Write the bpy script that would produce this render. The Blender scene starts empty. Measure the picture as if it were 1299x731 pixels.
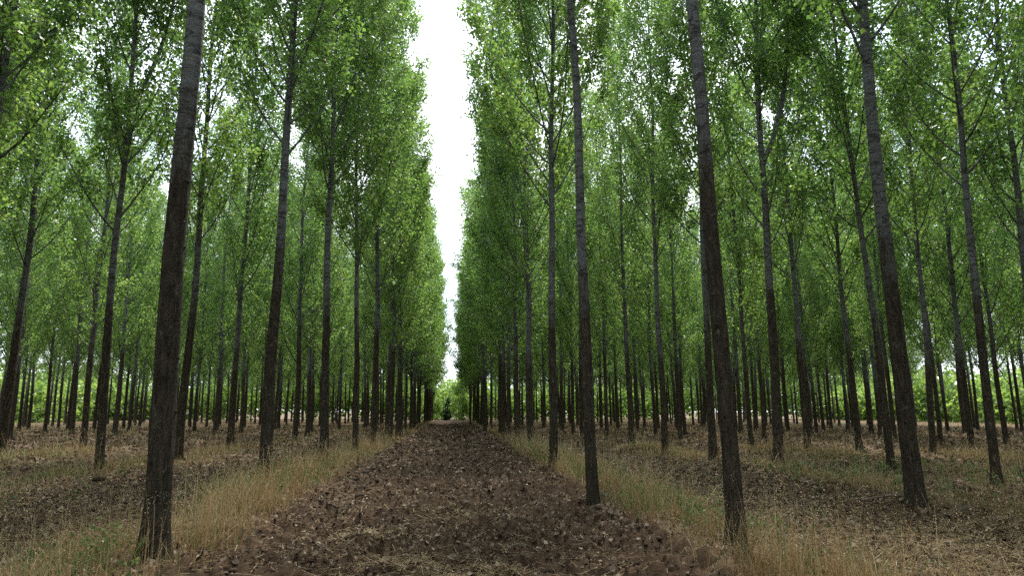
import bpy, math
import numpy as np
from math import radians, pi

R = np.random.default_rng(7)
scene = bpy.context.scene
COL = scene.collection

# ------------------------------------------------------------------ render + view
scene.render.engine = 'CYCLES'
scene.cycles.max_bounces = 9
scene.cycles.diffuse_bounces = 6
scene.cycles.glossy_bounces = 2
scene.cycles.transmission_bounces = 6
scene.cycles.transparent_max_bounces = 4
scene.cycles.caustics_reflective = False
scene.cycles.caustics_refractive = False
scene.cycles.sample_clamp_indirect = 4.0
scene.cycles.use_denoising = False
scene.view_settings.view_transform = 'Standard'
scene.view_settings.look = 'None'
scene.view_settings.gamma = 1.0
scene.view_settings.use_curve_mapping = False
scene.view_settings.exposure = 2.0

# ------------------------------------------------------------------ numpy noise
def _hash(ix, iy, iz, s):
    h = (ix.astype(np.int64) * 374761393 + iy.astype(np.int64) * 668265263 + iz.astype(np.int64) * 2147483647 + s * 974634677) & 0xffffffff
    h = ((h ^ (h >> 13)) * 1274126177) & 0xffffffff
    h = ((h ^ (h >> 16)) * 2246822519) & 0xffffffff
    return ((h ^ (h >> 15)) & 0xffffff) / float(0xffffff)

def vnoise(x, y, z=None, s=0):
    x = np.asarray(x, float); y = np.asarray(y, float)
    z = np.zeros_like(x) if z is None else np.asarray(z, float)
    fx, fy, fz = np.floor(x), np.floor(y), np.floor(z)
    u, v, w = x - fx, y - fy, z - fz
    u = u * u * (3 - 2 * u); v = v * v * (3 - 2 * v); w = w * w * (3 - 2 * w)
    o = 0
    for a in (0, 1):
        for b in (0, 1):
            for c in (0, 1):
                o = o + _hash(fx + a, fy + b, fz + c, s) * (u if a else 1 - u) * (v if b else 1 - v) * (w if c else 1 - w)
    return o * 2 - 1

def fbm(x, y, z=None, octv=4, s=0):
    o, a, f = 0, 1.0, 1.0
    for k in range(octv):
        o = o + a * vnoise(x * f, y * f, None if z is None else z * f, s + k); a *= .5; f *= 2.03
    return o

def sstep(a, b, x):
    t = np.clip((x - a) / (b - a), 0, 1)
    return t * t * (3 - 2 * t)

# ------------------------------------------------------------------ mesh helpers
def mesh_from(name, verts, faces, mat=None, attrs=None, smooth=False):
    """faces: (n,k) int array or list of such arrays"""
    if not isinstance(faces, list): faces = [faces]
    me = bpy.data.meshes.new(name)
    verts = np.asarray(verts, np.float32)
    me.vertices.add(len(verts)); me.vertices.foreach_set('co', verts.ravel())
    idx = np.concatenate([f.ravel() for f in faces]).astype(np.int32)
    cnt = np.concatenate([np.full(len(f), f.shape[1], np.int32) for f in faces])
    start = np.concatenate([[0], np.cumsum(cnt)[:-1]]).astype(np.int32)
    me.loops.add(len(idx)); me.loops.foreach_set('vertex_index', idx)
    me.polygons.add(len(cnt)); me.polygons.foreach_set('loop_start', start)
    if smooth: me.polygons.foreach_set('use_smooth', np.ones(len(cnt), bool))
    for k, a in (attrs or {}).items():
        at = me.attributes.new(k, 'FLOAT', 'POINT'); at.data.foreach_set('value', np.asarray(a, np.float32))
    me.update(calc_edges=True); me.validate()
    if mat: me.materials.append(mat)
    return me

def link(name, me, parent=None):
    o = bpy.data.objects.new(name, me); COL.objects.link(o)
    if parent is not None: o.parent = parent
    return o

def props(o, label=None, cat=None, group=None, kind=None):
    if label: o['label'] = label
    if cat: o['category'] = cat
    if group: o['group'] = group
    if kind: o['kind'] = kind
    return o

class Acc:
    def __init__(s): s.v = []; s.q = []; s.t = []; s.n = 0; s.a = []
    def add(s, v, q=None, t=None, a=None):
        s.v.append(v)
        if q is not None and len(q): s.q.append(np.asarray(q) + s.n)
        if t is not None and len(t): s.t.append(np.asarray(t) + s.n)
        s.a.append(np.zeros(len(v)) if a is None else a)
        s.n += len(v)
    def mesh(s, name, mat, smooth=False, attr='tint'):
        f = []
        if s.q: f.append(np.concatenate(s.q))
        if s.t: f.append(np.concatenate(s.t))
        return mesh_from(name, np.concatenate(s.v), f, mat, {attr: np.concatenate(s.a)}, smooth)

def tube(P, rad, sides, disp=None):
    """P (n,3), rad (n,) -> verts, quads"""
    P = np.asarray(P, float); n = len(P)
    T = np.gradient(P, axis=0); T /= np.linalg.norm(T, axis=1)[:, None] + 1e-9
    ref = np.array([1., 0, 0]) if abs(T[0, 2]) > .6 else np.array([0, 0, 1.])
    A = np.cross(T, ref); A /= np.linalg.norm(A, axis=1)[:, None] + 1e-9
    B = np.cross(T, A)
    th = np.linspace(0, 2 * pi, sides, endpoint=False)
    r = np.asarray(rad)[:, None] * (1 if disp is None else disp)
    r = np.broadcast_to(r, (n, sides))
    V = P[:, None, :] + r[..., None] * (np.cos(th)[None, :, None] * A[:, None, :] + np.sin(th)[None, :, None] * B[:, None, :])
    i = np.arange(n - 1)[:, None] * sides; j = np.arange(sides)[None, :]; k = (j + 1) % sides
    Q = np.stack([i + j, i + k, i + sides + k, i + sides + j], -1).reshape(-1, 4)
    return V.reshape(-1, 3), Q

# ------------------------------------------------------------------ materials
def new_mat(name):
    m = bpy.data.materials.new(name); m.use_nodes = True
    nt = m.node_tree; nt.nodes.clear()
    return m, nt, nt.nodes.new('ShaderNodeOutputMaterial')

def N(nt, typ, **kw):
    n = nt.nodes.new(typ)
    for k, v in kw.items():
        if k.startswith('i_'):
            key = k[2:]; n.inputs[int(key) if key.isdigit() else key.replace('_', ' ')].default_value = v
        else: setattr(n, k, v)
    return n

def ramp(nt, fac, stops):
    n = nt.nodes.new('ShaderNodeValToRGB')
    e = n.color_ramp.elements
    while len(e) < len(stops): e.new(.5)
    for x, (p, c) in zip(e, stops):
        x.position = p; x.color = (*c, 1) if len(c) == 3 else c
    nt.links.new(fac, n.inputs[0]); return n.outputs[0]

def math_(nt, op, a, b=None, c=None, clamp=False):
    n = nt.nodes.new('ShaderNodeMath'); n.operation = op; n.use_clamp = clamp
    for k, v in enumerate((a, b, c)):
        if v is None: continue
        if hasattr(v, 'default_value') or hasattr(v, 'is_output'): nt.links.new(v, n.inputs[k])
        else: n.inputs[k].default_value = v
    return n.outputs[0]

def mixc(nt, fac, a, b, mode='MIX'):
    n = nt.nodes.new('ShaderNodeMix'); n.data_type = 'RGBA'; n.blend_type = mode
    for sock, v in ((n.inputs[0], fac), (n.inputs[6], a), (n.inputs[7], b)):
        if hasattr(v, 'is_output'): nt.links.new(v, sock)
        else: sock.default_value = v if not isinstance(v, tuple) or len(v) == 4 else (*v, 1)
    return n.outputs[2]

def mapped(nt, src, scale):
    n = nt.nodes.new('ShaderNodeMapping'); n.inputs['Scale'].default_value = scale
    nt.links.new(src, n.inputs[0]); return n.outputs[0]

def noise(nt, vec, scale, detail=4, rough=.55):
    n = nt.nodes.new('ShaderNodeTexNoise'); n.inputs['Scale'].default_value = scale
    n.inputs['Detail'].default_value = detail; n.inputs['Roughness'].default_value = rough
    nt.links.new(vec, n.inputs['Vector']); return n.outputs['Fac']

def leaf_material(name, stops, tstops, transl=.45):
    m, nt, out = new_mat(name)
    at = N(nt, 'ShaderNodeAttribute', attribute_name='tint')
    oi = N(nt, 'ShaderNodeObjectInfo')
    f = math_(nt, 'ADD', math_(nt, 'MULTIPLY', at.outputs['Fac'], .8), math_(nt, 'MULTIPLY', oi.outputs['Random'], .2))
    c = ramp(nt, f, stops); t = ramp(nt, f, tstops)
    p = N(nt, 'ShaderNodeBsdfPrincipled', i_Roughness=.36)
    p.inputs['Specular IOR Level'].default_value = .6
    nt.links.new(c, p.inputs['Base Color'])
    tr = N(nt, 'ShaderNodeBsdfTranslucent'); nt.links.new(t, tr.inputs[0])
    mx = N(nt, 'ShaderNodeMixShader', i_0=transl)
    nt.links.new(p.outputs[0], mx.inputs[1]); nt.links.new(tr.outputs[0], mx.inputs[2])
    nt.links.new(mx.outputs[0], out.inputs[0])
    return m

LEAF = leaf_material('poplar_leaf',
    [(0, (.040, .078, .044)), (.45, (.062, .113, .058)), (.8, (.090, .146, .068)), (1, (.15, .20, .08))],
    [(0, (.155, .33, .07)), (.45, (.255, .46, .088)), (.8, (.37, .56, .11)), (1, (.54, .64, .16))], .55)
HEDGE = leaf_material('hedge_leaf',
    [(0, (.06, .11, .03)), (.5, (.09, .16, .04)), (1, (.14, .2, .06))],
    [(0, (.22, .38, .07)), (.5, (.33, .51, .09)), (1, (.45, .58, .13))], .5)
CONIF = leaf_material('dark_leaf',
    [(0, (.04, .08, .045)), (1, (.065, .115, .06))], [(0, (.09, .19, .07)), (1, (.14, .26, .09))], .4)

def bark_material():
    m, nt, out = new_mat('poplar_bark')
    tc = N(nt, 'ShaderNodeTexCoord'); v = tc.outputs['Object']
    oi = N(nt, 'ShaderNodeObjectInfo')
    sep = N(nt, 'ShaderNodeSeparateXYZ'); nt.links.new(v, sep.inputs[0]); z = sep.outputs['Z']
    # offset the pattern per tree
    add = N(nt, 'ShaderNodeVectorMath', operation='ADD'); nt.links.new(v, add.inputs[0])
    cm = N(nt, 'ShaderNodeCombineXYZ'); nt.links.new(math_(nt, 'MULTIPLY', oi.outputs['Random'], 40), cm.inputs[0])
    nt.links.new(math_(nt, 'MULTIPLY', oi.outputs['Random'], 17), cm.inputs[2]); nt.links.new(cm.outputs[0], add.inputs[1])
    pv = add.outputs[0]
    fiss = noise(nt, mapped(nt, pv, (24, 24, 4.6)), 1, 9, .72)        # vertical fissures of the old bark
    ring = noise(nt, mapped(nt, pv, (2.2, 2.2, 16)), 1, 5, .7)         # horizontal scars and lenticels
    patch = noise(nt, mapped(nt, pv, (5, 5, 1.6)), 1, 5, .6)
    fine = noise(nt, mapped(nt, pv, (60, 60, 40)), 1, 3, .6)
    old = ramp(nt, fiss, [(.30, (.013, .010, .007)), (.44, (.044, .034, .024)), (.60, (.088, .070, .051)), (.78, (.155, .128, .096))])
    young = ramp(nt, ring, [(.30, (.045, .043, .043)), (.39, (.145, .15, .157)), (.55, (.20, .212, .225)), (.75, (.28, .30, .32))])
    young = mixc(nt, math_(nt, 'MULTIPLY', ramp(nt, patch, [(.45, (0, 0, 0)), (.62, (1, 1, 1))]), .55), young, (.12, .115, .11))
    sc1 = noise(nt, mapped(nt, pv, (3.0, 3.0, 11)), 1, 2, .5); sc2 = noise(nt, mapped(nt, pv, (1.4, 1.4, 3.6)), 1, 3, .5)
    scar = math_(nt, 'MAXIMUM', ramp(nt, sc1, [(.62, (0, 0, 0)), (.68, (1, 1, 1))]), ramp(nt, math_(nt, 'ABSOLUTE', math_(nt, 'SUBTRACT', sc2, .5)), [(.006, (1, 1, 1)), (.022, (0, 0, 0))]))
    young = mixc(nt, math_(nt, 'MULTIPLY', scar, .8), young, (.04, .038, .037))
    # the rough dark bark climbs to about five metres
    edge = math_(nt, 'ADD', math_(nt, 'MULTIPLY', math_(nt, 'SUBTRACT', patch, .5), 4.5), math_(nt, 'MULTIPLY', oi.outputs['Random'], 1.6))
    fz = math_(nt, 'DIVIDE', math_(nt, 'SUBTRACT', math_(nt, 'ADD', z, edge), 4.3), 1.3, clamp=True)
    c = mixc(nt, fz, old, young)
    c = mixc(nt, .55, c, ramp(nt, fine, [(.3, (.45, .45, .45)), (.7, (1.25, 1.25, 1.25))]), 'MULTIPLY')
    # lichen flecks
    li = noise(nt, mapped(nt, pv, (9, 9, 7)), 1, 4, .7)
    c = mixc(nt, math_(nt, 'MULTIPLY', ramp(nt, li, [(.60, (0, 0, 0)), (.68, (1, 1, 1))]), .45), c, (.24, .25, .20))
    p = N(nt, 'ShaderNodeBsdfPrincipled', i_Roughness=.85)
    p.inputs['Specular IOR Level'].default_value = .25
    nt.links.new(c, p.inputs['Base Color'])
    h = math_(nt, 'ADD', math_(nt, 'MULTIPLY', fiss, math_(nt, 'SUBTRACT', 1.1, fz)), math_(nt, 'MULTIPLY', ring, .5))
    b = N(nt, 'ShaderNodeBump', i_Strength=1.0, i_Distance=.05)
    nt.links.new(h, b.inputs['Height']); nt.links.new(b.outputs[0], p.inputs['Normal'])
    nt.links.new(p.outputs[0], out.inputs[0])
    return m
BARK = bark_material()

def soil_material(name, thatch):
    m, nt, out = new_mat(name)
    tc = N(nt, 'ShaderNodeTexCoord'); v = tc.outputs['Object']
    big = noise(nt, v, .6, 5, .6); mid = noise(nt, v, 7, 6, .65); fin = noise(nt, v, 60, 5, .7)
    c = ramp(nt, mid, [(.25, (.024, .0142, .0088)), (.45, (.056, .0350, .0220)), (.6, (.096, .062, .040)), (.8, (.18, .125, .083))])
    c = mixc(nt, .6, c, ramp(nt, fin, [(.3, (.5, .48, .46)), (.55, (1, 1, 1)), (.75, (1.7, 1.6, 1.45))]), 'MULTIPLY')
    c = mixc(nt, .5, c, ramp(nt, big, [(.3, (.7, .68, .66)), (.7, (1.25, 1.2, 1.12))]), 'MULTIPLY')
    if thatch:
        at = N(nt, 'ShaderNodeAttribute', attribute_name='tint')
        st = noise(nt, mapped(nt, v, (30, 9, 20)), 1, 5, .7)
        tcol = ramp(nt, st, [(.3, (.065, .042, .026)), (.5, (.155, .108, .068)), (.72, (.30, .23, .15))])
        f = math_(nt, 'MULTIPLY', at.outputs['Fac'], ramp(nt, noise(nt, v, 2.2, 5, .65), [(.36, (.25, .25, .25)), (.58, (1, 1, 1))]), clamp=True)
        c = mixc(nt, f, c, tcol)
    p = N(nt, 'ShaderNodeBsdfPrincipled', i_Roughness=.95)
    p.inputs['Specular IOR Level'].default_value = .15
    nt.links.new(c, p.inputs['Base Color'])
    b = N(nt, 'ShaderNodeBump', i_Strength=1.0, i_Distance=.03)
    nt.links.new(math_(nt, 'ADD', mid, math_(nt, 'MULTIPLY', fin, .35)), b.inputs['Height']); nt.links.new(b.outputs[0], p.inputs['Normal'])
    nt.links.new(p.outputs[0], out.inputs[0])
    return m
SOIL = soil_material('ploughed_soil', False)
GROUND = soil_material('stand_floor', True)

def blade_material(name, stops, transl=.35, rough=.6):
    m, nt, out = new_mat(name)
    at = N(nt, 'ShaderNodeAttribute', attribute_name='tint')
    c = ramp(nt, at.outputs['Fac'], stops)
    p = N(nt, 'ShaderNodeBsdfPrincipled', i_Roughness=rough); p.inputs['Specular IOR Level'].default_value = .3
    nt.links.new(c, p.inputs['Base Color'])
    tr = N(nt, 'ShaderNodeBsdfTranslucent'); nt.links.new(c, tr.inputs[0])
    mx = N(nt, 'ShaderNodeMixShader', i_0=transl)
    nt.links.new(p.outputs[0], mx.inputs[1]); nt.links.new(tr.outputs[0], mx.inputs[2])
    nt.links.new(mx.outputs[0], out.inputs[0]); return m
DRY = blade_material('dry_blade', [(0, (.25, .125, .05)), (.35, (.33, .215, .105)), (.7, (.43, .335, .185)), (1, (.58, .50, .33))])
GREEN = blade_material('green_blade', [(0, (.055, .10, .035)), (.5, (.12, .19, .06)), (1, (.24, .29, .11))])
LITTER = blade_material('dead_leaf', [(0, (.055, .036, .024)), (.35, (.155, .108, .074)), (.7, (.32, .24, .175)), (1, (.55, .45, .35))], .1, .7)
CLOD = blade_material('soil_clod', [(0, (.032, .021, .0135)), (.5, (.072, .049, .033)), (1, (.15, .108, .073))], 0, .95)

# ------------------------------------------------------------------ camera (real pose worked out from the vanishing points)
F, W, H = 868.0, 1299.0, 731.0
HX, HY, CAMZ = 573.0, 522.5, 1.55
pitch = math.atan((HY - H / 2) / F)
rr = (HX - W / 2) / F; fh = math.cos(pitch) + ((HY - H / 2) / F) * math.sin(pitch)
yaw = math.atan2(rr, fh)
cam = bpy.data.cameras.new('camera'); cam.sensor_width = 36; cam.lens = 36 * F / W
cam.clip_end = 3000; cam.clip_start = .05
co = bpy.data.objects.new('camera', cam); COL.objects.link(co)
co.location = (0, 0, CAMZ); co.rotation_euler = (pi / 2 + pitch, 0, yaw)
scene.camera = co

def ray(px, py):
    r = (px - W / 2) / F; u = -(py - H / 2) / F
    fy = math.cos(pitch) - u * math.sin(pitch); z = math.sin(pitch) + u * math.cos(pitch)
    return r * math.cos(yaw) - fy * math.sin(yaw), r * math.sin(yaw) + fy * math.cos(yaw), z

# ------------------------------------------------------------------ sky + sun
w = bpy.data.worlds.new('World'); scene.world = w; w.use_nodes = True
nt = w.node_tree; nt.nodes.clear()
out = nt.nodes.new('ShaderNodeOutputWorld')
SUN_EL, SUN_AZ = radians(60), radians(14)       # azimuth from +Y towards +X
sky = nt.nodes.new('ShaderNodeTexSky'); sky.sky_type = 'NISHITA'; sky.sun_disc = False
sky.sun_elevation = SUN_EL; sky.sun_rotation = SUN_AZ; sky.dust_density = 2.0
bg = N(nt, 'ShaderNodeBackground', i_Strength=.12); nt.links.new(sky.outputs[0], bg.inputs[0])
bc = N(nt, 'ShaderNodeBackground', i_Strength=.60)
tc = nt.nodes.new('ShaderNodeTexCoord')
cl = noise(nt, mapped(nt, tc.outputs['Generated'], (1.6, 1.6, 3.2)), 1.5, 6, .55)
nt.links.new(ramp(nt, cl, [(.3, (.74, .86, 1.0)), (.6, (.93, .97, 1.02))]), bc.inputs[0])
mx = nt.nodes.new('ShaderNodeMixShader')
nt.links.new(ramp(nt, cl, [(.34, (.25, .25, .25)), (.50, (.95, .95, .95))]), mx.inputs[0])
nt.links.new(bg.outputs[0], mx.inputs[1]); nt.links.new(bc.outputs[0], mx.inputs[2])
nt.links.new(mx.outputs[0], out.inputs[0])

sl = bpy.data.lights.new('sun', 'SUN'); sl.energy = 1.5; sl.angle = radians(12); sl.color = (1, .95, .86)
so = bpy.data.objects.new('sun', sl); COL.objects.link(so); so.location = (10, 30, 60)
from mathutils import Vector
sd = Vector((math.sin(SUN_AZ) * math.cos(SUN_EL), math.cos(SUN_AZ) * math.cos(SUN_EL), math.sin(SUN_EL)))
so.rotation_euler = sd.to_track_quat('Z', 'Y').to_euler()

# ------------------------------------------------------------------ terrain
ROW_R0, ROW_R, ROW_L0, ROW_L = 2.9, 4.75, -3.05, 5.1
def row_dist(x):
    x = np.asarray(x, float)
    r = (x - ROW_R0) / ROW_R; l = (ROW_L0 - x) / ROW_L
    dr = np.abs(r - np.maximum(np.round(r), 0)) * ROW_R
    dl = np.abs(l - np.maximum(np.round(l), 0)) * ROW_L
    return np.minimum(dr, dl)

def edge_x(y, side):
    return 2.4 + .18 * vnoise(y * .35, y * 0 + side * 9.3, s=5) + .12 * vnoise(y * 1.3, y * 0 + side * 4.1, s=6)

def terrain(x, y):
    x = np.asarray(x, float); y = np.asarray(y, float)
    near = np.exp(-np.maximum(np.hypot(x, y) - 60, 0) / 40)
    z = .13 * np.exp(-(row_dist(x) / .95) ** 2) * near
    z = z + (.05 * vnoise(x * .22, y * .22, s=1) + .03 * vnoise(x * .9, y * .9, s=2)) * near
    tr = sstep(2.7, 2.1, np.abs(x))
    return z * (1 - tr) - .06 * tr

def track_z(x, y):
    x = np.asarray(x, float); y = np.asarray(y, float)
    z = .045 * fbm(x * 1.4, y * 1.4, octv=2, s=21) + .105 * np.abs(fbm(x * 4.0, y * 4.0, octv=3, s=31)) + .052 * fbm(x * 10, y * 10, octv=3, s=41)
    z = z - .04 - .03 * np.exp(-((np.abs(x) - .95) / .3) ** 2)          # two shallow wheel hollows
    return z + .09 * sstep(1.7, 2.5, np.abs(x)) - .22 * sstep(2.5, 2.95, np.abs(x))

def graded(a, b, step, grow, c=0.0):
    p = [0.0]; st = step
    while p[-1] < b - c: p.append(p[-1] + st); st *= grow
    q = [0.0]; st = step
    while q[-1] < c - a: q.append(q[-1] + st); st *= grow
    return np.array([c - t for t in q[:0:-1]] + [c + t for t in p])

def ploughed(x, y):
    """how much the floor between the first and second rows shows as turned soil"""
    l = sstep(-8.1, -7.3, x) * sstep(-3.8, -4.5, x) * sstep(26, 17, y)
    r = sstep(3.6, 4.2, x) * sstep(7.9, 7.0, x) * sstep(24, 16, y)
    return np.maximum(l, r)

def grid(xs, ys, zf):
    X, Y = np.meshgrid(xs, ys); Z = zf(X, Y)
    n, m_ = X.shape
    i = np.arange(n - 1)[:, None] * m_; j = np.arange(m_ - 1)[None, :]
    Q = np.stack([i + j, i + j + 1, i + m_ + j + 1, i + m_ + j], -1).reshape(-1, 4)
    return np.stack([X, Y, Z], -1).reshape(-1, 3), Q

def ground_z(x, y):
    p = ploughed(x, y)
    return terrain(x, y) + (.045 * np.abs(fbm(x * 4.2, y * 4.2, octv=3, s=51)) + .02 * fbm(x * 11, y * 11, octv=2, s=61)) * (p * .95 + .18) * np.exp(-np.hypot(x, y) / 35)
gx = graded(-1500, 1500, .06, 1.019); gy = graded(-300, 1800, .06, 1.017, 5.0)
gv, gq = grid(gx, gy, ground_z)
th = 1 - .85 * ploughed(gv[:, 0], gv[:, 1])
th *= 1 - .75 * sstep(2.75, 2.3, np.abs(gv[:, 0]))
far_ = sstep(22, 55, np.hypot(gv[:, 0], gv[:, 1]))
th *= far_ + (1 - far_) * (.32 + .5 * np.exp(-(row_dist(gv[:, 0]) / 1.0) ** 2))
ground = props(link('ground', mesh_from('ground', gv, gq, GROUND, {'tint': th}, True)), kind='structure')
tx = np.linspace(-2.95, 2.95, 210)
ty = graded(-6, 119, .028, 1.007, 3.5)
tv, tq = grid(tx, ty, track_z)
props(link('dirt_track', mesh_from('dirt_track', tv, tq, SOIL, None, True)), kind='structure')

# ------------------------------------------------------------------ trees
def crown_profile(t):                      # radius along the crown, t 0 bottom .. 1 top
    return np.interp(t, [0, .08, .25, .5, .75, .92, 1], [.62, .9, 1.0, .93, .72, .42, .12])

def grow(seed, height=20.5, dia=.27, base=6.4, radius=2.45, nlimb=46, leaves=15000, fine=False, fork=None, twig_sides=3):
    """returns trunk mesh (stem, limbs, twigs) and crown mesh (leaves)"""
    r = np.random.default_rng(seed)
    wood = Acc()
    step = .07 if fine else .45
    sides = 28 if fine else 9
    zs = np.concatenate([np.arange(-.35, 9.0, step), np.arange(9.0, height, .45), [height]])
    amp = .02 + .03 * r.random(); ph = r.random(4) * 6.28
    def centre(z):
        z = np.asarray(z, float)
        return np.stack([amp * (np.sin(z * .45 + ph[0]) - np.sin(ph[0])) * np.clip(z / 3, 0, 1) + .02 * np.sin(z * 1.1 + ph[1]) * np.clip(z / 6, 0, 1),
                         amp * (np.sin(z * .4 + ph[2]) - np.sin(ph[2])) * np.clip(z / 3, 0, 1), z], -1)
    def rad(z):
        z = np.asarray(z, float)
        return dia / 2 * .92 * (np.interp(z / height, [0, .15, .30, .60, .85, 1], [1, .87, .72, .43, .19, .05]) + .36 * np.exp(-np.maximum(z, -.2) / .20))
    disp = None
    if fine:
        a = np.linspace(0, 2 * pi, sides, endpoint=False)[None, :]; zz = zs[:, None]
        cx, cy = np.cos(a) * 3.2, np.sin(a) * 3.2
        fis = fbm(cx * 1.5 + zz * 0, cy * 1.5 + zz * 0, zz * 1.6 + seed, octv=3, s=seed)
        low = np.clip((5.5 - zz) / 4, 0, 1)
        ringd = np.maximum(vnoise(zz * 3.1, a * 0 + seed * 1.7, s=seed + 3), .35) - .35
        disp = 1 + .07 * low * fis + .02 * fis + .07 * ringd * (1 - low) + .10 * np.exp(-np.maximum(zz, 0) / .25) * (np.cos(4 * a + ph[3]) + .5 * np.cos(7 * a + ph[0]))
    v, q = tube(centre(zs), rad(zs), sides, disp); wood.add(v, q)
    if fine:                                       # pruning scars: flat bumps on the stem
        for k in range(16):
            z0 = r.uniform(1.2, base); az = r.uniform(0, 6.28); c = centre(z0); rr_ = float(rad(z0))
            d = np.array([math.cos(az), math.sin(az), .15])
            pts = c + d * np.linspace(rr_ * .8, rr_ * 1.10, 3)[:, None]
            sv, sq = tube(pts, np.array([.032, .028, .008]) * r.uniform(.7, 1.3), 7); wood.add(sv, sq)
    anchors = []                                   # leafy shoots: start, direction, length
    def limb(p0, az, el, L, r0, leafy=.25):
        n = 7; t = np.linspace(0, 1, n)
        d = np.array([math.cos(az) * math.cos(el), math.sin(az) * math.cos(el), math.sin(el)])
        side = np.array([-math.sin(az), math.cos(az), 0]) * r.normal(0, .10)
        P = p0 + L * (t[:, None] * d + (t ** 2)[:, None] * (np.array([0, 0, .28]) - .22 * np.array([d[0], d[1], 0]) + side)) + np.cumsum(r.normal(0, .025, (n, 3)), 0) * t[:, None]
        v, q = tube(P, r0 * (1 - .82 * t) + .003, 6 if fine else 4); wood.add(v, q)
        nt_ = max(3, int(L * 3.6))
        for k in range(nt_):
            tt = leafy + (1 - leafy) * (k + r.random()) / nt_
            i = min(int(tt * (n - 1)), n - 2); pp = P[i] + (P[i + 1] - P[i]) * (tt * (n - 1) - i)
            ta = r.uniform(0, 6.28); te = r.uniform(-.25, 1.1)
            td = np.array([math.cos(ta) * math.cos(te), math.sin(ta) * math.cos(te), math.sin(te)]) + d * .55
            td /= np.linalg.norm(td); tl = r.uniform(.35, .95) * (1.1 - .45 * tt)
            Q_ = pp + td * np.linspace(0, tl, 4)[:, None] + np.array([0, 0, .12]) * (np.linspace(0, 1, 4) ** 2)[:, None] * tl
            v, q = tube(Q_, np.array([.0065, .005, .004, .002]), 3); wood.add(v, q)
            anchors.append((pp, Q_[-1]))
        anchors.append((P[-2], P[-1]))
        return P
    g = r.random() * 6.28
    for k in range(nlimb):
        t = ((k + r.uniform(-.4, .4)) / nlimb) ** .92 if k else 0
        t = min(max(t, 0), .985)
        z0 = base + (height - base - .4) * t
        if fork and abs(z0 - fork[0]) < .5: continue
        g += 2.4 + r.normal(0, .5)
        want = radius * crown_profile(min(1, t + .06)) * r.uniform(.72, 1.12)
        el = r.uniform(.62, .98) + .30 * t
        L = want / max(.35, math.cos(el)) * .82
        L = min(L, max(4.4, radius * 1.15), (height + .3 - z0) * 1.1)
        limb(centre(z0), g, el, max(L, .5), min(.022, float(rad(z0)) * .36) * (1.15 - .4 * t))
    if fork:
        z0, az = fork
        n = 9; t = np.linspace(0, 1, n); d = np.array([math.cos(az), math.sin(az), 0])
        P = centre(z0) + d * (1.05 * (1 - np.exp(-3.0 * t)))[:, None] + np.array([0, 0, 6.0]) * t[:, None]
        v, q = tube(P, dia / 2 * .52 * (1 - .8 * t) + .004, 10); wood.add(v, q)
        for i in range(2, n):
            for _ in range(3): limb(P[i], r.uniform(0, 6.28), r.uniform(.3, .9), r.uniform(.9, 1.7), .012)
    A = np.array([a for a, b in anchors]); B = np.array([b for a, b in anchors])
    wgt = np.linalg.norm(B - A, axis=1) + .12; wgt = wgt * r.uniform(.6, 1.35, len(wgt)); wgt /= wgt.sum()
    pick = r.choice(len(A), leaves, p=wgt)
    t = r.random(leaves) ** .7
    P = A[pick] + (B - A)[pick] * t[:, None] + r.normal(0, 1, (leaves, 3)) * np.array([.14, .14, .12])
    clump = r.random(len(A))
    tint = np.clip(.32 * clump[pick] + .68 * r.random(leaves), 0, 1); tint[r.random(leaves) < .012] = 1.0
    cm = leaf_quads(P, r, r.uniform(.060, .118, leaves), tint)
    return wood.mesh('trunk', BARK, True), cm.mesh('crown', LEAF)

def leaf_quads(P, r, size, tint, droop=.5):
    n = len(P)
    a = r.uniform(0, 2 * pi, n); e = r.normal(-droop, .6, n)
    D = np.stack([np.cos(a) * np.cos(e), np.sin(a) * np.cos(e), np.sin(e)], -1)          # stalk to tip
    U = r.normal(0, 1, (n, 3)); U[:, 2] *= .8
    S = np.cross(D, U); S /= np.linalg.norm(S, axis=1)[:, None] + 1e-9
    Nn = np.cross(S, D)
    s = size[:, None]; f = (r.uniform(.05, .3, n) * size)[:, None]
    v0 = P - D * s * .42
    v1 = P - D * s * .12 + S * s * .50 + Nn * f
    v2 = P + D * s * .62
    v3 = P - D * s * .12 - S * s * .50 + Nn * f
    V = np.stack([v0, v1, v2, v3], 1).reshape(-1, 3)
    b = np.arange(n)[:, None] * 4
    T = np.concatenate([b + np.array([[0, 1, 2]]), b + np.array([[0, 2, 3]])])
    ac = Acc(); ac.add(V, None, T, np.repeat(tint, 4)); return ac

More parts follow.
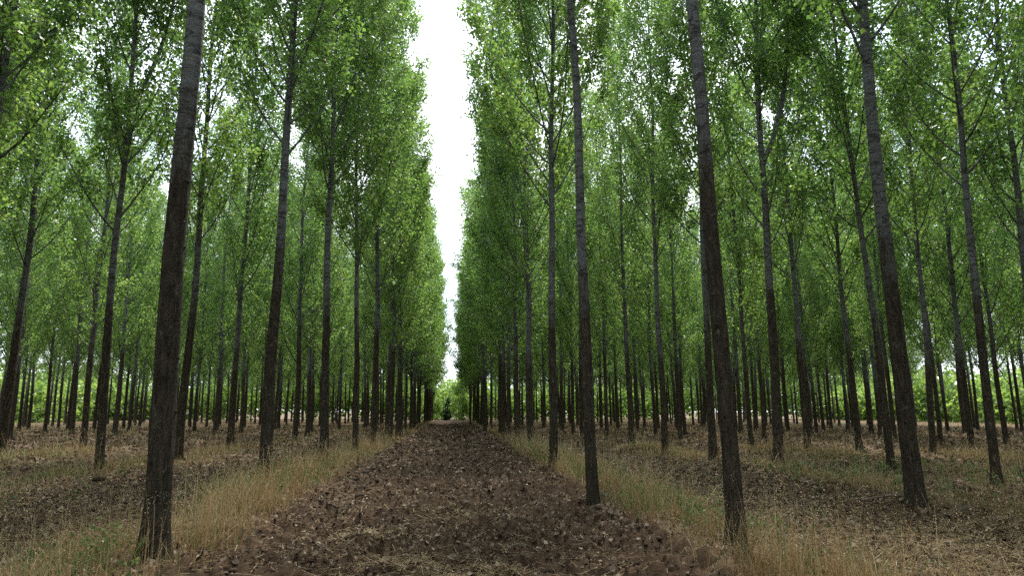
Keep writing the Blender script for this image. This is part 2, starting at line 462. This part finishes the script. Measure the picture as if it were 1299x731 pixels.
# trunks measured on the photograph: foot (px, py), width px, optional point high on the stem
MEAS = [(195,708,35,(250,0)),(336,608,17.5,(370,0)),(411,583,12.5,(428,0)),(450.5,577,8.5,(455,115)),(474,569,9,(480,230)),
 (495,560,7.5,None),(505,558,8,None),(514,549,4.5,None),(521,548,4.5,None),
 (125,598,12,(172,35)),(225,582,12.5,(272,30)),(292,569,9.5,(318,180)),(374,560,8,None),(395,549,5,None),(430,546,5,None),(463,543,5,None),
 (0,576,12.5,(68,60)),(12,557,11,(55,215)),(24,546,7,None),(36,545,6,None),(74,543,6,None),(91,552,8,None),(106,565,9.5,(142,200)),(145,554,7,None),(164,547,6,None),
 (272,554,6,None),(306,550,5,None),(353,544,6,None),
 (935,692,24.5,(886,0)),(753,637,16,(718,0)),(702.5,593,12,(701,110)),(673,567,10.5,(664,240)),(657,561,7.5,None),(645,557,6.5,None),(635,552,5.5,None),(623,546,5,None),(615,548,5,None),
 (1162,640,24,(1092,0)),(988,592,14,(961,60)),(905,584,11,(891,250)),(844,573,9,(832,260)),(801,564,6.5,None),(770,557,5,None),(727,551,5,None),(712,546,5,None),(690,543,5,None),
 (1264,608,13,(1211,75)),(1131,592,9,(1084,210)),(1025,570,9,(1000,270)),(953,566,6.5,None),(863,557,6,None),(832,552,6,None),(809,549,5,None),(784,546,5,None),
 (1090,569,8.5,None),(970,557,6,None),(869,549,5,None),(1184,574,9,(1158,245)),(1117,555,5,None),(1135,559,6,None),(1193.6,561,6,None),(1233,569,8,None),(1277,562,8,None),
 (1036,548,7,None),(1045,546,6,None),(1000,546,5,None),(1076,548,6,None),(1105,548,5,None),(1224,551,6,None),(1322,592,13,(1281,200)),
 (-90,628,20,(10,40)),(-60,583,12,None)]
def row_of(x):
    if x > 0: return 'R', max(0, int(round((x - ROW_R0) / ROW_R)))
    return 'L', max(0, int(round((ROW_L0 - x) / ROW_L)))
trees = []      # dict x, y, dia, lean(x,y)
for px, py, wd, top in MEAS:
    x, y, z = ray(px, py); s = 1.40 / -z
    X, Y = x * s, y * s
    d = math.hypot(X, Y)
    dia = wd * (s * math.hypot(math.cos(pitch), 0)) / F
    lx = R.normal(-.012, .008)
    if top:
        u, v, t = ray(*top); k = Y / v
        lx = (u * k - X) / (t * k + CAMZ - .1)
    trees.append(dict(x=X, y=Y, dia=min(max(dia, .21), .33), lx=lx, ly=R.normal(0, .008), m=True))
XL, XR, YE = -46, 52, 114
def inside(x, y):
    return math.atan2(x, y) + yaw
for side, x0, dx, n in (('R', ROW_R0, ROW_R, 12), ('L', ROW_L0, -ROW_L, 10)):
    for k in range(n):
        off = R.uniform(-1.2, 1.2) if k else 0
        y = -24 + off
        while y < YE:
            y += 4.0
            X, Y = x0 + dx * k + R.normal(0, .16), y + R.normal(0, .25)
            if X < XL or X > XR: continue
            ang = abs(inside(X, Y)); d = math.hypot(X, Y)
            infr = ang < radians(39.5)
            if infr and Y < 40 and d < 46: continue                                 # this zone is measured
            if not infr and ang < radians(48) and d < 12: continue
            if d < 4.2: continue
            if any(abs(t['x'] - X) < 2.0 and abs(t['y'] - Y) < 2.4 for t in trees if t['m']): continue
            if R.random() < .05: continue
            trees.append(dict(x=X, y=Y, dia=float(np.clip(R.normal(.265, .025), .2, .33)), lx=R.normal(-.010, .010), ly=R.normal(0, .009), m=False))
for t in trees:
    t['d'] = math.hypot(t['x'], t['y']); t['seen'] = abs(inside(t['x'], t['y'])) < radians(40 + 60 / max(t['d'], 6)); t['row'] = row_of(t['x'])
seen = sorted([t for t in trees if t['seen']], key=lambda t: t['d'])
single = seen[:290]; mass = seen[290:] + [t for t in trees if not t['seen']]

# shared kinds of tree for the deeper rows
KINDS = []
for k in range(8):
    KINDS.append(grow(100 + k, height=R.uniform(19.5, 21.5), dia=.265, base=R.uniform(3.3, 4.4), radius=R.uniform(2.4, 2.75), nlimb=int(R.integers(50, 58)), leaves=20000))

ORD = 'first second third fourth fifth sixth seventh eighth ninth tenth eleventh twelfth thirteenth fourteenth fifteenth sixteenth seventeenth eighteenth'.split()
SPECIAL = {   # by foot pixel of the measured list
 195: 'thickest poplar, close to the camera left of the track in tall pale grass',
 336: 'second poplar along the grassy row just left of the track',
 753: 'poplar hard by the right edge of the track, leaning slightly over it',
 935: 'tall stout poplar in dry orange grass right of the track, close by the camera',
 988: 'poplar right of the track whose stem forks into two upright leaders high up',
 1162: 'stout poplar on bare littered soil with fallen sticks beside its foot, second row right',
 1131: 'thin leaning poplar just left of the stout trunk with fallen sticks at its foot',
 -90: 'poplar entering the frame only at the upper left corner, its foot out of view',
 1322: 'poplar at the right edge of the frame, its stem cut by the border halfway up',
 1264: 'poplar in straw grass near the right border with a branch rising from its grey stem',
 125: 'poplar on littered soil left of the track, its upper stem forking into a V',
 702: None,
}
meas_px = {id(t): int(m[0]) for t, m in zip(trees, MEAS)}
rows = {}
for t in single: rows.setdefault(t['row'], []).append(t)
count = 0
fine_n = 26
for key, lst in rows.items():
    lst.sort(key=lambda t: t['y'])
    side, k = key
    sn = 'left' if side == 'L' else 'right'
    for i, t in enumerate(lst):
        mp = meas_px.get(id(t))
        lab = SPECIAL.get(mp) if mp is not None else None
        rown = f'{ORD[k]} row {sn} of the dirt track'; near = f'{ORD[k]} row {sn} of the dirt track'
        if k == 0: rown = f'grassy row just {sn} of the track'
        grp = f'poplars of the {ORD[k]} row {sn} of the track'
        lim = 14 if k == 0 else 9 if k == 1 else 7 if k == 2 else 5 if k < 5 else 0
        if not lab:
            if i < lim:
                thick = 'stout' if t['dia'] > .29 else 'slim' if t['dia'] < .235 else 'straight'
                lab = f'{thick} poplar, {ORD[i]} trunk of the {rown}'
            elif k < 5:
                lab = f'slender distant poplar far along the {rown}'; grp = f'distant poplars of the {ORD[k]} row {sn} of the track'
            else:
                lab = f'thin poplar deep in the stand, {ORD[k]} row or beyond {sn} of the track' if k < 7 else f'thin poplar near the outer edge of the stand, far {sn} of the track'
                if k < 7: lab = f'thin poplar deep inside the stand in the {rown}'
                grp = f'deep poplars of the {ORD[k]} row {sn} of the track' if k < 7 else f'outermost poplars on the far {sn}'
        t['label'] = lab; t['group'] = grp

for n, t in enumerate(single):
    root = bpy.data.objects.new('poplar_tree', None); COL.objects.link(root)
    z = float(terrain(t['x'], t['y']))
    root.location = (t['x'], t['y'], z)
    root.empty_display_size = .3
    mp = meas_px.get(id(t))
    if n < fine_n:
        fork = None; rz = 0.0
        if mp == 988: fork = (8.3, -.15)
        elif mp == 125: fork = (9.3, .4)
        elif mp == 1162: fork = None
        rad_ = R.uniform(2.85, 3.3) if t['row'][1] == 0 else R.uniform(2.4, 2.7)
        rad_ = {702: 4.3, 673: 5.2, 657: 4.6, 450: 3.3, 474: 3.3}.get(mp, rad_)
        hb = {195: 8.2, 336: 7.2, 935: 8.4, 753: 8.8, 1162: 7.3, 411: 8.0}.get(mp, R.uniform(5.6, 6.8))
        tm, cm = grow(300 + n, height=R.uniform(19.8, 21.5), dia=t['dia'], base=hb, radius=rad_, nlimb=52, leaves=22000 if rad_ < 2.8 else int(9000 * rad_), fine=True, fork=fork)
        sc = (1, 1, 1)
    else:
        tm, cm = KINDS[n % 8]; rz = R.uniform(0, 6.28)
        s = t['dia'] / .265; hs = R.uniform(.93, 1.06)
        sc = (hs, hs, hs)
    root.rotation_euler = (-t['ly'], t['lx'], 0)
    wide = R.uniform(1.0, 1.28) + .30 * float(sstep(38, 58, t['y']))
    to = link('trunk', tm, root); cr = link('crown', cm, root)
    to.rotation_euler = cr.rotation_euler = (0, 0, rz)
    cr.scale = (sc[0] * wide, sc[1] * wide, sc[2]) if n >= fine_n and t['row'][1] == 0 else sc; to.scale = sc if n < fine_n else (hs * (.5 + .5 * s), hs * (.5 + .5 * s), hs)
    props(root, t['label'], 'tree', t['group'])
    t['obj'] = (to, cr)

# the rest of the stand: one object, geometry nodes over points, drawing on the kinds of tree above
src = [single[fine_n + ((k - fine_n) % 8)]['obj'] for k in range(8)]
pts = np.array([[t['x'], t['y'], float(terrain(t['x'], t['y']))] for t in mass])
me = bpy.data.meshes.new('poplar_woods'); me.vertices.add(len(pts)); me.vertices.foreach_set('co', pts.astype(np.float32).ravel())
at = me.attributes.new('pick', 'INT', 'POINT'); at.data.foreach_set('value', R.integers(0, 8, len(pts)).astype(np.int32))
at = me.attributes.new('turn', 'FLOAT_VECTOR', 'POINT')
at.data.foreach_set('vector', np.stack([R.normal(0, .009, len(pts)), R.normal(-.010, .010, len(pts)), R.uniform(0, 6.28, len(pts))], -1).astype(np.float32).ravel())
at = me.attributes.new('size', 'FLOAT', 'POINT'); at.data.foreach_set('value', R.uniform(.92, 1.06, len(pts)).astype(np.float32))
woods = props(link('poplar_woods', me), label='rest of the poplar stand, the crowded farthest trunks', kind='stuff')
ng = bpy.data.node_groups.new('scatter_trees', 'GeometryNodeTree')
ng.interface.new_socket('Geometry', in_out='INPUT', socket_type='NodeSocketGeometry')
ng.interface.new_socket('Geometry', in_out='OUTPUT', socket_type='NodeSocketGeometry')
gi = ng.nodes.new('NodeGroupInput'); go = ng.nodes.new('NodeGroupOutput'); join = ng.nodes.new('GeometryNodeJoinGeometry')
def named(nm, typ):
    n = ng.nodes.new('GeometryNodeInputNamedAttribute'); n.data_type = typ; n.inputs['Name'].default_value = nm
    return [o for o in n.outputs if o.enabled and o.name == 'Attribute'][0]
pick, turn, size = named('pick', 'INT'), named('turn', 'FLOAT_VECTOR'), named('size', 'FLOAT')
for part in (0, 1):
    j = ng.nodes.new('GeometryNodeJoinGeometry')
    for o in reversed(src):
        oi = ng.nodes.new('GeometryNodeObjectInfo'); oi.transform_space = 'ORIGINAL'
        oi.inputs['Object'].default_value = o[part]; oi.inputs['As Instance'].default_value = True
        ng.links.new(oi.outputs['Geometry'], j.inputs[0])
    ip = ng.nodes.new('GeometryNodeInstanceOnPoints'); ip.inputs['Pick Instance'].default_value = True
    ng.links.new(gi.outputs[0], ip.inputs['Points']); ng.links.new(j.outputs[0], ip.inputs['Instance'])
    ng.links.new(pick, ip.inputs['Instance Index']); ng.links.new(turn, ip.inputs['Rotation']); ng.links.new(size, ip.inputs['Scale'])
    ng.links.new(ip.outputs[0], join.inputs[0])
ng.links.new(join.outputs[0], go.inputs[0])
md = woods.modifiers.new('scatter', 'NODES'); md.node_group = ng

# ------------------------------------------------------------------ beyond the stand: bushes closing the track, far hedge
def bush(name, x, y, h, rad, mat, n, label, conif=False):
    r = np.random.default_rng(int(abs(x * 31 + y * 7)) + 5)
    root = bpy.data.objects.new(name, None); COL.objects.link(root); root.location = (x, y, float(terrain(x, y)) - .03)
    wood = Acc(); v, q = tube(np.array([[0, 0, -.2], [.05, .03, h * .4], [0, .06, h * .9]]), np.array([.12, .09, .02]), 8); wood.add(v, q)
    C = []
    for k in range(60):
        t = r.random() ** .8; a = r.uniform(0, 6.28)
        prof = (1 - t) * .95 + .08 if conif else math.sin(pi * min(1, t * .93 + .12)) ** .6
        rr_ = rad * prof * r.uniform(.3, 1)
        c = np.array([math.cos(a) * rr_, math.sin(a) * rr_, h * (.04 + .94 * t)]); C.append(c)
        v, q = tube(np.array([[0, 0, max(.1, c[2] - rr_ * .7)], c * np.array([.5, .5, 1]) - np.array([0, 0, rr_ * .25]), c]), np.array([.04, .025, .008]), 4); wood.add(v, q)
    C = np.array(C); pk = r.integers(0, 60, n)
    P = C[pk] + r.normal(0, 1, (n, 3)) * rad * np.array([.17, .17, .15]); P[:, 2] = np.abs(P[:, 2])
    link('trunk', wood.mesh('trunk', BARK, True), root)
    link('crown', leaf_quads(P, r, r.uniform(.16, .30, n), np.clip(.5 * r.random(60)[pk] + .5 * r.random(n), 0, 1)).mesh('crown', mat), root)
    return props(root, label, 'tree')
bush('conifer', -.75, 126, 4.0, .8, CONIF, 3000, 'dark narrow conifer standing at the far end of the track', True)
bush('young_tree', 1.9, 121, 8.6, 2.2, HEDGE, 5000, 'bright yellow-green young tree closing the far right end of the track')
bush('young_tree', -3.3, 120, 6.0, 1.6, HEDGE, 4000, 'low pale green bushy tree at the far left end of the track')

r = np.random.default_rng(77)
C = []
for k in range(3600):
    u = r.random()
    if u < .45: x, y, hh = r.uniform(-80, 95), r.uniform(127, 140), r.uniform(8, 13)
    elif u < .72: x, y, hh = r.uniform(-66, -57), r.uniform(0, 135), r.uniform(5.5, 8.5)
    else: x, y, hh = r.uniform(70, 80), r.uniform(0, 135), r.uniform(5.5, 8.5)
    hh *= .75 + .35 * vnoise(x * .06, y * .06, s=90)
    C.append((x, y, r.uniform(.2, 1) * hh))
C = np.array(C); n = 200000; pk = r.integers(0, len(C), n)
P = C[pk] + r.normal(0, 1, (n, 3)) * np.array([1.5, 1.5, 1.0]); P[:, 2] = np.abs(P[:, 2])
hedge = link('far_woods', leaf_quads(P, r, r.uniform(.35, .7, n), np.clip(.6 * r.random(len(C))[pk] + .4 * r.random(n), 0, 1)).mesh('far_woods', HEDGE))
props(hedge, label='low pale green woods beyond the edge of the stand', kind='stuff')

# ------------------------------------------------------------------ grass, litter, clods
def polar(n, dmin, dmax, power, half=43):
    a = R.uniform(-radians(half), radians(half), n) - yaw
    u = R.random(n)
    d = (dmin ** power + u * (dmax ** power - dmin ** power)) ** (1 / power)
    return d * np.sin(a), d * np.cos(a), d

def floor_z(x, y):
    return np.where(np.abs(x) < 2.45, np.maximum(track_z(x, y), terrain(x, y)), ground_z(x, y))

def grass_density(x, y):
    rd = row_dist(x)
    d = .10 + .22 * sstep(26, 50, np.hypot(x, y)) + .62 * np.exp(-(rd / .95) ** 2)
    d = d * (1 - .86 * ploughed(x, y))
    d = np.where((np.abs(x) < 4.2), np.exp(-((np.abs(x) - 3.0) / .72) ** 4) * 1.4, np.where(np.abs(x) < 5.6, d * .6, d))
    e = np.where(x > 0, edge_x(y, 1), edge_x(y, -1) - .22 * sstep(14, 6, y))
    d = d * sstep(e - .30, e + .30, np.abs(x))
    patch = sstep(-.40, .40, fbm(x * .75, y * .75, octv=3, s=71)) * (.55 + .45 * sstep(-.2, .3, vnoise(x * 3.1, y * 3.1, s=73)))
    return np.clip(d * (.20 + .80 * patch), 0, 1)

def green_frac(x, y):
    g = .20 + .34 * sstep(0, .7, fbm(x * .35 + 3, y * .35, octv=3, s=81))
    for cx, cy, s_, a in ((9.2, 15.2, 2.0, .75), (3.6, 15.5, 1.2, .75), (3.4, 10.6, .9, .55), (-4.0, 12.5, 1.1, .6), (-3.9, 6.6, .8, .4), (4.6, 8.4, .9, .45), (11, 18, 1.4, .6), (3.3, 24, 1.5, .6), (-4.2, 18, 1.3, .55)):
        g = np.maximum(g, a * np.exp(-((x - cx) ** 2 + ((y - cy) * .6) ** 2) / s_ ** 2))
    return np.clip(g * np.exp(-np.maximum(np.hypot(x, y) - 25, 0) / 30), 0, 1)

def blades(x, y, hgt, wid, tint, lean, seg=3):
    n = len(x); z = floor_z(x, y) - .01
    az = R.uniform(0, 2 * pi, n); D = np.stack([np.cos(az), np.sin(az)], -1)
    wa = R.uniform(0, 2 * pi, n); S = np.stack([np.cos(wa), np.sin(wa), np.zeros(n)], -1)
    V = []
    for k in range(seg + 1):
        t = k / seg
        off = lean * hgt * t ** 1.8
        c = np.stack([x + D[:, 0] * off, y + D[:, 1] * off, z + hgt * (t - .25 * lean * t * t)], -1)
        if k < seg:
            ww = (wid * (1 - .55 * t))[:, None]
            V += [c - S * ww / 2, c + S * ww / 2]
        else: V.append(c)
    m_ = 2 * seg + 1
    V = np.stack(V, 1).reshape(-1, 3); b = np.arange(n)[:, None] * m_
    q = [b + np.array([[2 * k, 2 * k + 1, 2 * k + 3, 2 * k + 2]]) for k in range(seg - 1)]
    t_ = b + np.array([[2 * seg - 2, 2 * seg - 1, 2 * seg]])
    tip = V.reshape(n, m_, 3)[:, -1]
    return V, np.concatenate(q), t_, np.repeat(tint, m_), tip

dry, grn = Acc(), Acc()
for (n, d0, d1, pw) in ((330000, 3.2, 30, 1.25), (230000, 22, 130, 1.1)):
    x, y, d = polar(n, d0, d1, pw)
    k = R.random(n) < grass_density(x, y); x, y, d = x[k], y[k], d[k]
    n = len(x); isg = R.random(n) < green_frac(x, y)
    hv = .55 + .45 * fbm(x * .8, y * .8, octv=2, s=91)
    edge = .8 + .2 * sstep(2.3, 2.9, np.abs(x))
    hgt = np.clip(R.gamma(4, .072, n) * (.5 + .85 * hv) * edge, .06, .75)
    hgt *= np.where(row_dist(x) < 1.25, np.where(np.abs(x) < 4.6, 1.1, .72), .42)
    wid = R.uniform(.0034, .008, n) * np.clip(d / 9, 1, 9)
    lean = np.clip(R.normal(.42, .34, n), .02, 1.25)
    tint = np.clip(R.normal(.5, .23, n) + .18 * fbm(x * .5, y * .5, octv=2, s=95) + .12 * sstep(20, 60, d) - .22 * sstep(3.4, 2.4, np.abs(x)) * sstep(20, 10, d), 0, 1)
    for acc, sel in ((dry, ~isg), (grn, isg)):
        v, q, t_, a, tip = blades(x[sel], y[sel], hgt[sel] * (1.0 if acc is dry else .9), wid[sel], tint[sel], lean[sel])
        acc.add(v, q, t_, a)
# tall seeding stems
n = 24000
x, y, d = polar(n, 3.6, 32, 1.15)
k = (R.random(n) < grass_density(x, y) * .8 * np.where(row_dist(x) < 1.3, 1, .15)); x, y, d = x[k], y[k], d[k]; n = len(x)
hgt = R.uniform(.42, .95, n); lean = np.clip(R.normal(.25, .18, n), .02, .8)
v, q, t_, a, tip = blades(x, y, hgt, R.uniform(.0018, .003, n) * np.clip(d / 7, 1, 6), np.clip(R.normal(.7, .18, n), 0, 1), lean, 4)
dry.add(v, q, t_, a)
m_ = 9
sp = np.repeat(tip, m_, 0) + R.normal(0, 1, (n * m_, 3)) * np.array([.016, .016, .055]) - np.array([0, 0, .05])
lq = leaf_quads(sp, R, R.uniform(.006, .013, n * m_) * np.repeat(np.clip(d / 9, 1, 1.5), m_), np.repeat(np.clip(R.normal(.7, .15, n), 0, 1), m_), -.6)
dry.add(lq.v[0], None, lq.t[0], lq.a[0])
props(link('dry_grass', dry.mesh('dry_grass', DRY)), label='dry straw-coloured grass along the tree rows', kind='stuff')
props(link('green_grass', grn.mesh('green_grass', GREEN)), label='green grass among the dry blades at the tree feet', kind='stuff')

# low broad-leaved weeds in the green patches
WX, WY = [], []
for cx, cy, s_, m_ in ((9.2, 15.2, 1.3, 60), (3.6, 15.5, .6, 30), (3.3, 10.6, .5, 22), (-3.7, 12.5, .6, 30), (-3.5, 6.8, .45, 16), (3.6, 8.6, .45, 16), (11.3, 17.0, .8, 30), (3.2, 24, .8, 24), (-3.6, 18, .8, 26), (-8.3, 16, .9, 24), (12, 14, .8, 22)):
    WX.append(R.normal(cx, s_, m_)); WY.append(R.normal(cy, s_ * 1.5, m_))
x, y, d = polar(900, 4, 45, 1.1); k = (R.random(900) < grass_density(x, y) * .6) & (np.abs(x) > 2.5)
WX = np.concatenate(WX + [x[k]]); WY = np.concatenate(WY + [y[k]]); k = np.abs(WX) > 2.55; WX, WY = WX[k], WY[k]
m_ = 26; n = len(WX); hh = R.uniform(.12, .42, n); wv = R.uniform(.06, .16, n)
t = R.random((n, m_)); a = R.uniform(0, 6.28, (n, m_))
P = np.stack([WX[:, None] + np.cos(a) * wv[:, None] * (1.1 - .6 * t), WY[:, None] + np.sin(a) * wv[:, None] * (1.1 - .6 * t), floor_z(WX, WY)[:, None] + hh[:, None] * t + .01], -1).reshape(-1, 3)
wq = leaf_quads(P, R, R.uniform(.02, .055, n * m_), np.clip(np.repeat(R.random(n), m_) * .5 + R.random(n * m_) * .5, 0, 1), -.1)
v, q, t_, a_, tip = blades(WX, WY, hh, np.full(n, .006), np.full(n, .4), np.full(n, .1))
wq.add(v, q, t_, a_)
props(link('green_weeds', wq.mesh('green_weeds', GREEN)), label='low green broad-leaved weeds among the dry grass', kind='stuff')

# clods of turned soil
def ico():
    import bmesh
    b = bmesh.new(); bmesh.ops.create_icosphere(b, subdivisions=2, radius=1)
    v = np.array([p.co[:] for p in b.verts]); f = np.array([[p.index for p in q.verts] for q in b.faces]); b.free(); return v, f
iv, iff = ico()
VAR = []
for k in range(14):
    d_ = 1 + .38 * fbm(iv[:, 0] * 1.6 + k * 9, iv[:, 1] * 1.6, iv[:, 2] * 1.6, octv=3, s=k)
    VAR.append(iv * d_[:, None] * np.array([1, .8, .62]))
n = 90000
x, y, d = polar(n, 3.0, 48, 1.0)
k = (np.abs(x) < 2.55) & (R.random(n) < .12 + .88 * sstep(-.2, .6, fbm(x * 1.1, y * 1.1, octv=3, s=121))) | (R.random(n) < ploughed(x, y) * .75); x, y, d = x[k], y[k], d[k]; n = len(x)
sz = np.clip(R.lognormal(-4.25, .62, n), .007, .09) * np.clip(d / 12, .85, 1.6)
clod = Acc(); tint_c = np.clip(R.normal(.45, .25, n), 0, 1)
rz = R.uniform(0, 6.28, n); zz = floor_z(x, y) + sz * .18
for k in range(14):
    s_ = np.arange(k, n, 14); c, sn_ = np.cos(rz[s_])[:, None], np.sin(rz[s_])[:, None]
    B = VAR[k][None] * sz[s_][:, None, None]
    Vx = B[..., 0] * c - B[..., 1] * sn_ + x[s_][:, None]; Vy = B[..., 0] * sn_ + B[..., 1] * c + y[s_][:, None]; Vz = B[..., 2] + zz[s_][:, None]
    m_ = len(iv)
    clod.add(np.stack([Vx, Vy, Vz], -1).reshape(-1, 3), None, (np.arange(len(s_))[:, None, None] * m_ + iff[None]).reshape(-1, 3), np.repeat(tint_c[s_], m_))
props(link('soil_clods', clod.mesh('soil_clods', CLOD, False)), label='broken lumps of dark turned soil on the track', kind='stuff')

# dead leaves and bark flakes on the soil
n = 420000
x, y, d = polar(n, 2.8, 80, .95)
den = np.where(np.abs(x) < 2.5, .95, .6 + .4 * ploughed(x, y)) * (.3 + .7 * sstep(-.5, .5, fbm(x * .9, y * .9, octv=3, s=101)))
k = R.random(n) < den; x, y, d = x[k], y[k], d[k]; n = len(x)
P = np.stack([x, y, floor_z(x, y) + R.uniform(.004, .028, n)], -1)
lit = leaf_quads(P, R, np.clip(R.lognormal(-3.2, .42, n), .012, .095) * np.clip(d / 13, .95, 3.0), np.clip(R.beta(1.6, 2.6, n), 0, 1), 0)
V = lit.v[0].reshape(n, 4, 3); V[..., 2] = P[:, None, 2] + (V[..., 2] - P[:, None, 2]) * 1.0; lit.v[0] = V.reshape(-1, 3)
props(link('leaf_litter', lit.mesh('leaf_litter', LITTER)), label='dead brown leaves and bark flakes lying on the soil', kind='stuff')

# straw lying on the soil
n = 95000
x, y, d = polar(n, 2.8, 40, 1.0)
den = np.where(np.abs(x) < 2.5, .5 * sstep(-.1, .75, fbm(x * .8 + 7, y * .5, octv=3, s=111)) + .10, .35 + .45 * ploughed(x, y))
for cx, cy, s_ in ((.35, 6.4, .55), (.55, 5.0, .45), (-.5, 7.6, .5), (1.1, 5.6, .4), (-.4, 5.2, .3), (.1, 10, .6), (1.3, 4.2, .4), (-1.3, 6.1, .35), (6.2, 6.2, 1.2), (7.5, 8.0, 1.4)):
    den = np.maximum(den, .95 * np.exp(-((x - cx) ** 2 + (y - cy) ** 2) / s_ ** 2))
k = R.random(n) < den; x, y, d = x[k], y[k], d[k]; n = len(x)
mats = ((.35, 6.6, .42, .20, 900), (.75, 5.6, .35, .18, 700), (-.55, 7.4, .40, .25, 600), (-.9, 9.0, .35, .3, 400), (.2, 11.0, .5, .4, 500), (1.2, 4.3, .35, .16, 500), (-.5, 4.4, .30, .16, 260), (-1.4, 6.0, .4, .25, 350), (1.7, 5.6, .3, .2, 300), (5.4, 7.0, .8, .5, 900), (6.6, 8.4, .8, .5, 900), (6.3, 6.2, .7, .4, 900), (7.0, 7.2, .6, .4, 800))
for cx, cy, sx, sy, m_ in mats:
    x = np.concatenate([x, R.normal(cx, sx, m_)]); y = np.concatenate([y, R.normal(cy, sy, m_)])
d = np.hypot(x, y); n = len(x)
az = R.uniform(0, 6.28, n); L = R.uniform(.06, .30, n); wd = R.uniform(.0026, .0055, n) * np.clip(d / 6, 1, 5)
dx, dy = np.cos(az), np.sin(az); zz = floor_z(x, y) + R.uniform(.006, .04, n); tl = R.normal(0, .12, n)
straw = Acc(); V = []
for s_ in (-1, 1):
    for e in (-1, 1):
        V.append(np.stack([x + dx * L * s_ / 2 - dy * wd * e * s_ / 2, y + dy * L * s_ / 2 + dx * wd * e * s_ / 2, zz + tl * L * s_ / 2], -1))
V = np.stack(V, 1).reshape(-1, 3); b = np.arange(n)[:, None] * 4
straw.add(V, b + np.array([[0, 1, 2, 3]]), None, np.repeat(np.clip(R.normal(.6, .22, n), 0, 1), 4))
props(link('straw_litter', straw.mesh('straw_litter', DRY)), label='scattered straw lying on the turned soil', kind='stuff')

# fallen sticks
STICK = leaf_material('dead_wood', [(0, (.11, .085, .06)), (1, (.16, .13, .10))], [(0, (.02, .015, .01)), (1, (.02, .015, .01))], 0)
def stick(px, py, L, az, rad, label):
    x, y, z = ray(px, py); s = 1.5 / -z; X, Y = x * s, y * s
    r = np.random.default_rng(int(px))
    t = np.linspace(-.5, .5, 9); P = np.stack([np.cos(az) * t * L, np.sin(az) * t * L, .02 + .03 * np.cos(t * 5)], -1) + np.cumsum(r.normal(0, .012, (9, 3)), 0) * np.array([1, 1, .3])
    a = Acc(); v, q = tube(P, rad * (1 - .6 * (t + .5)), 7); a.add(v, q)
    for k in (3, 5, 6):
        d_ = np.array([math.cos(az + .7 * (-1) ** k), math.sin(az + .7 * (-1) ** k), .25]); v, q = tube(P[k] + d_ * np.linspace(0, L * .22, 4)[:, None], rad * np.array([.5, .4, .3, .15]), 5); a.add(v, q)
    o = link('fallen_stick', a.mesh('fallen_stick', STICK, True)); o.location = (X, Y, float(floor_z(np.array([X]), np.array([Y]))[0]) + .06)
    props(o, label, 'stick', 'fallen sticks')
stick(1130, 645, 1.1, .22, .017, 'thin dead stick lying at the foot of the stout trunk on littered soil')
stick(1212, 662, 1.0, .8, .018, 'pale bent stick on straw, right of the stout trunk on littered soil')
stick(760, 642, .7, .4, .012, 'short dark stick at the track edge beside the foot of the leaning poplar')
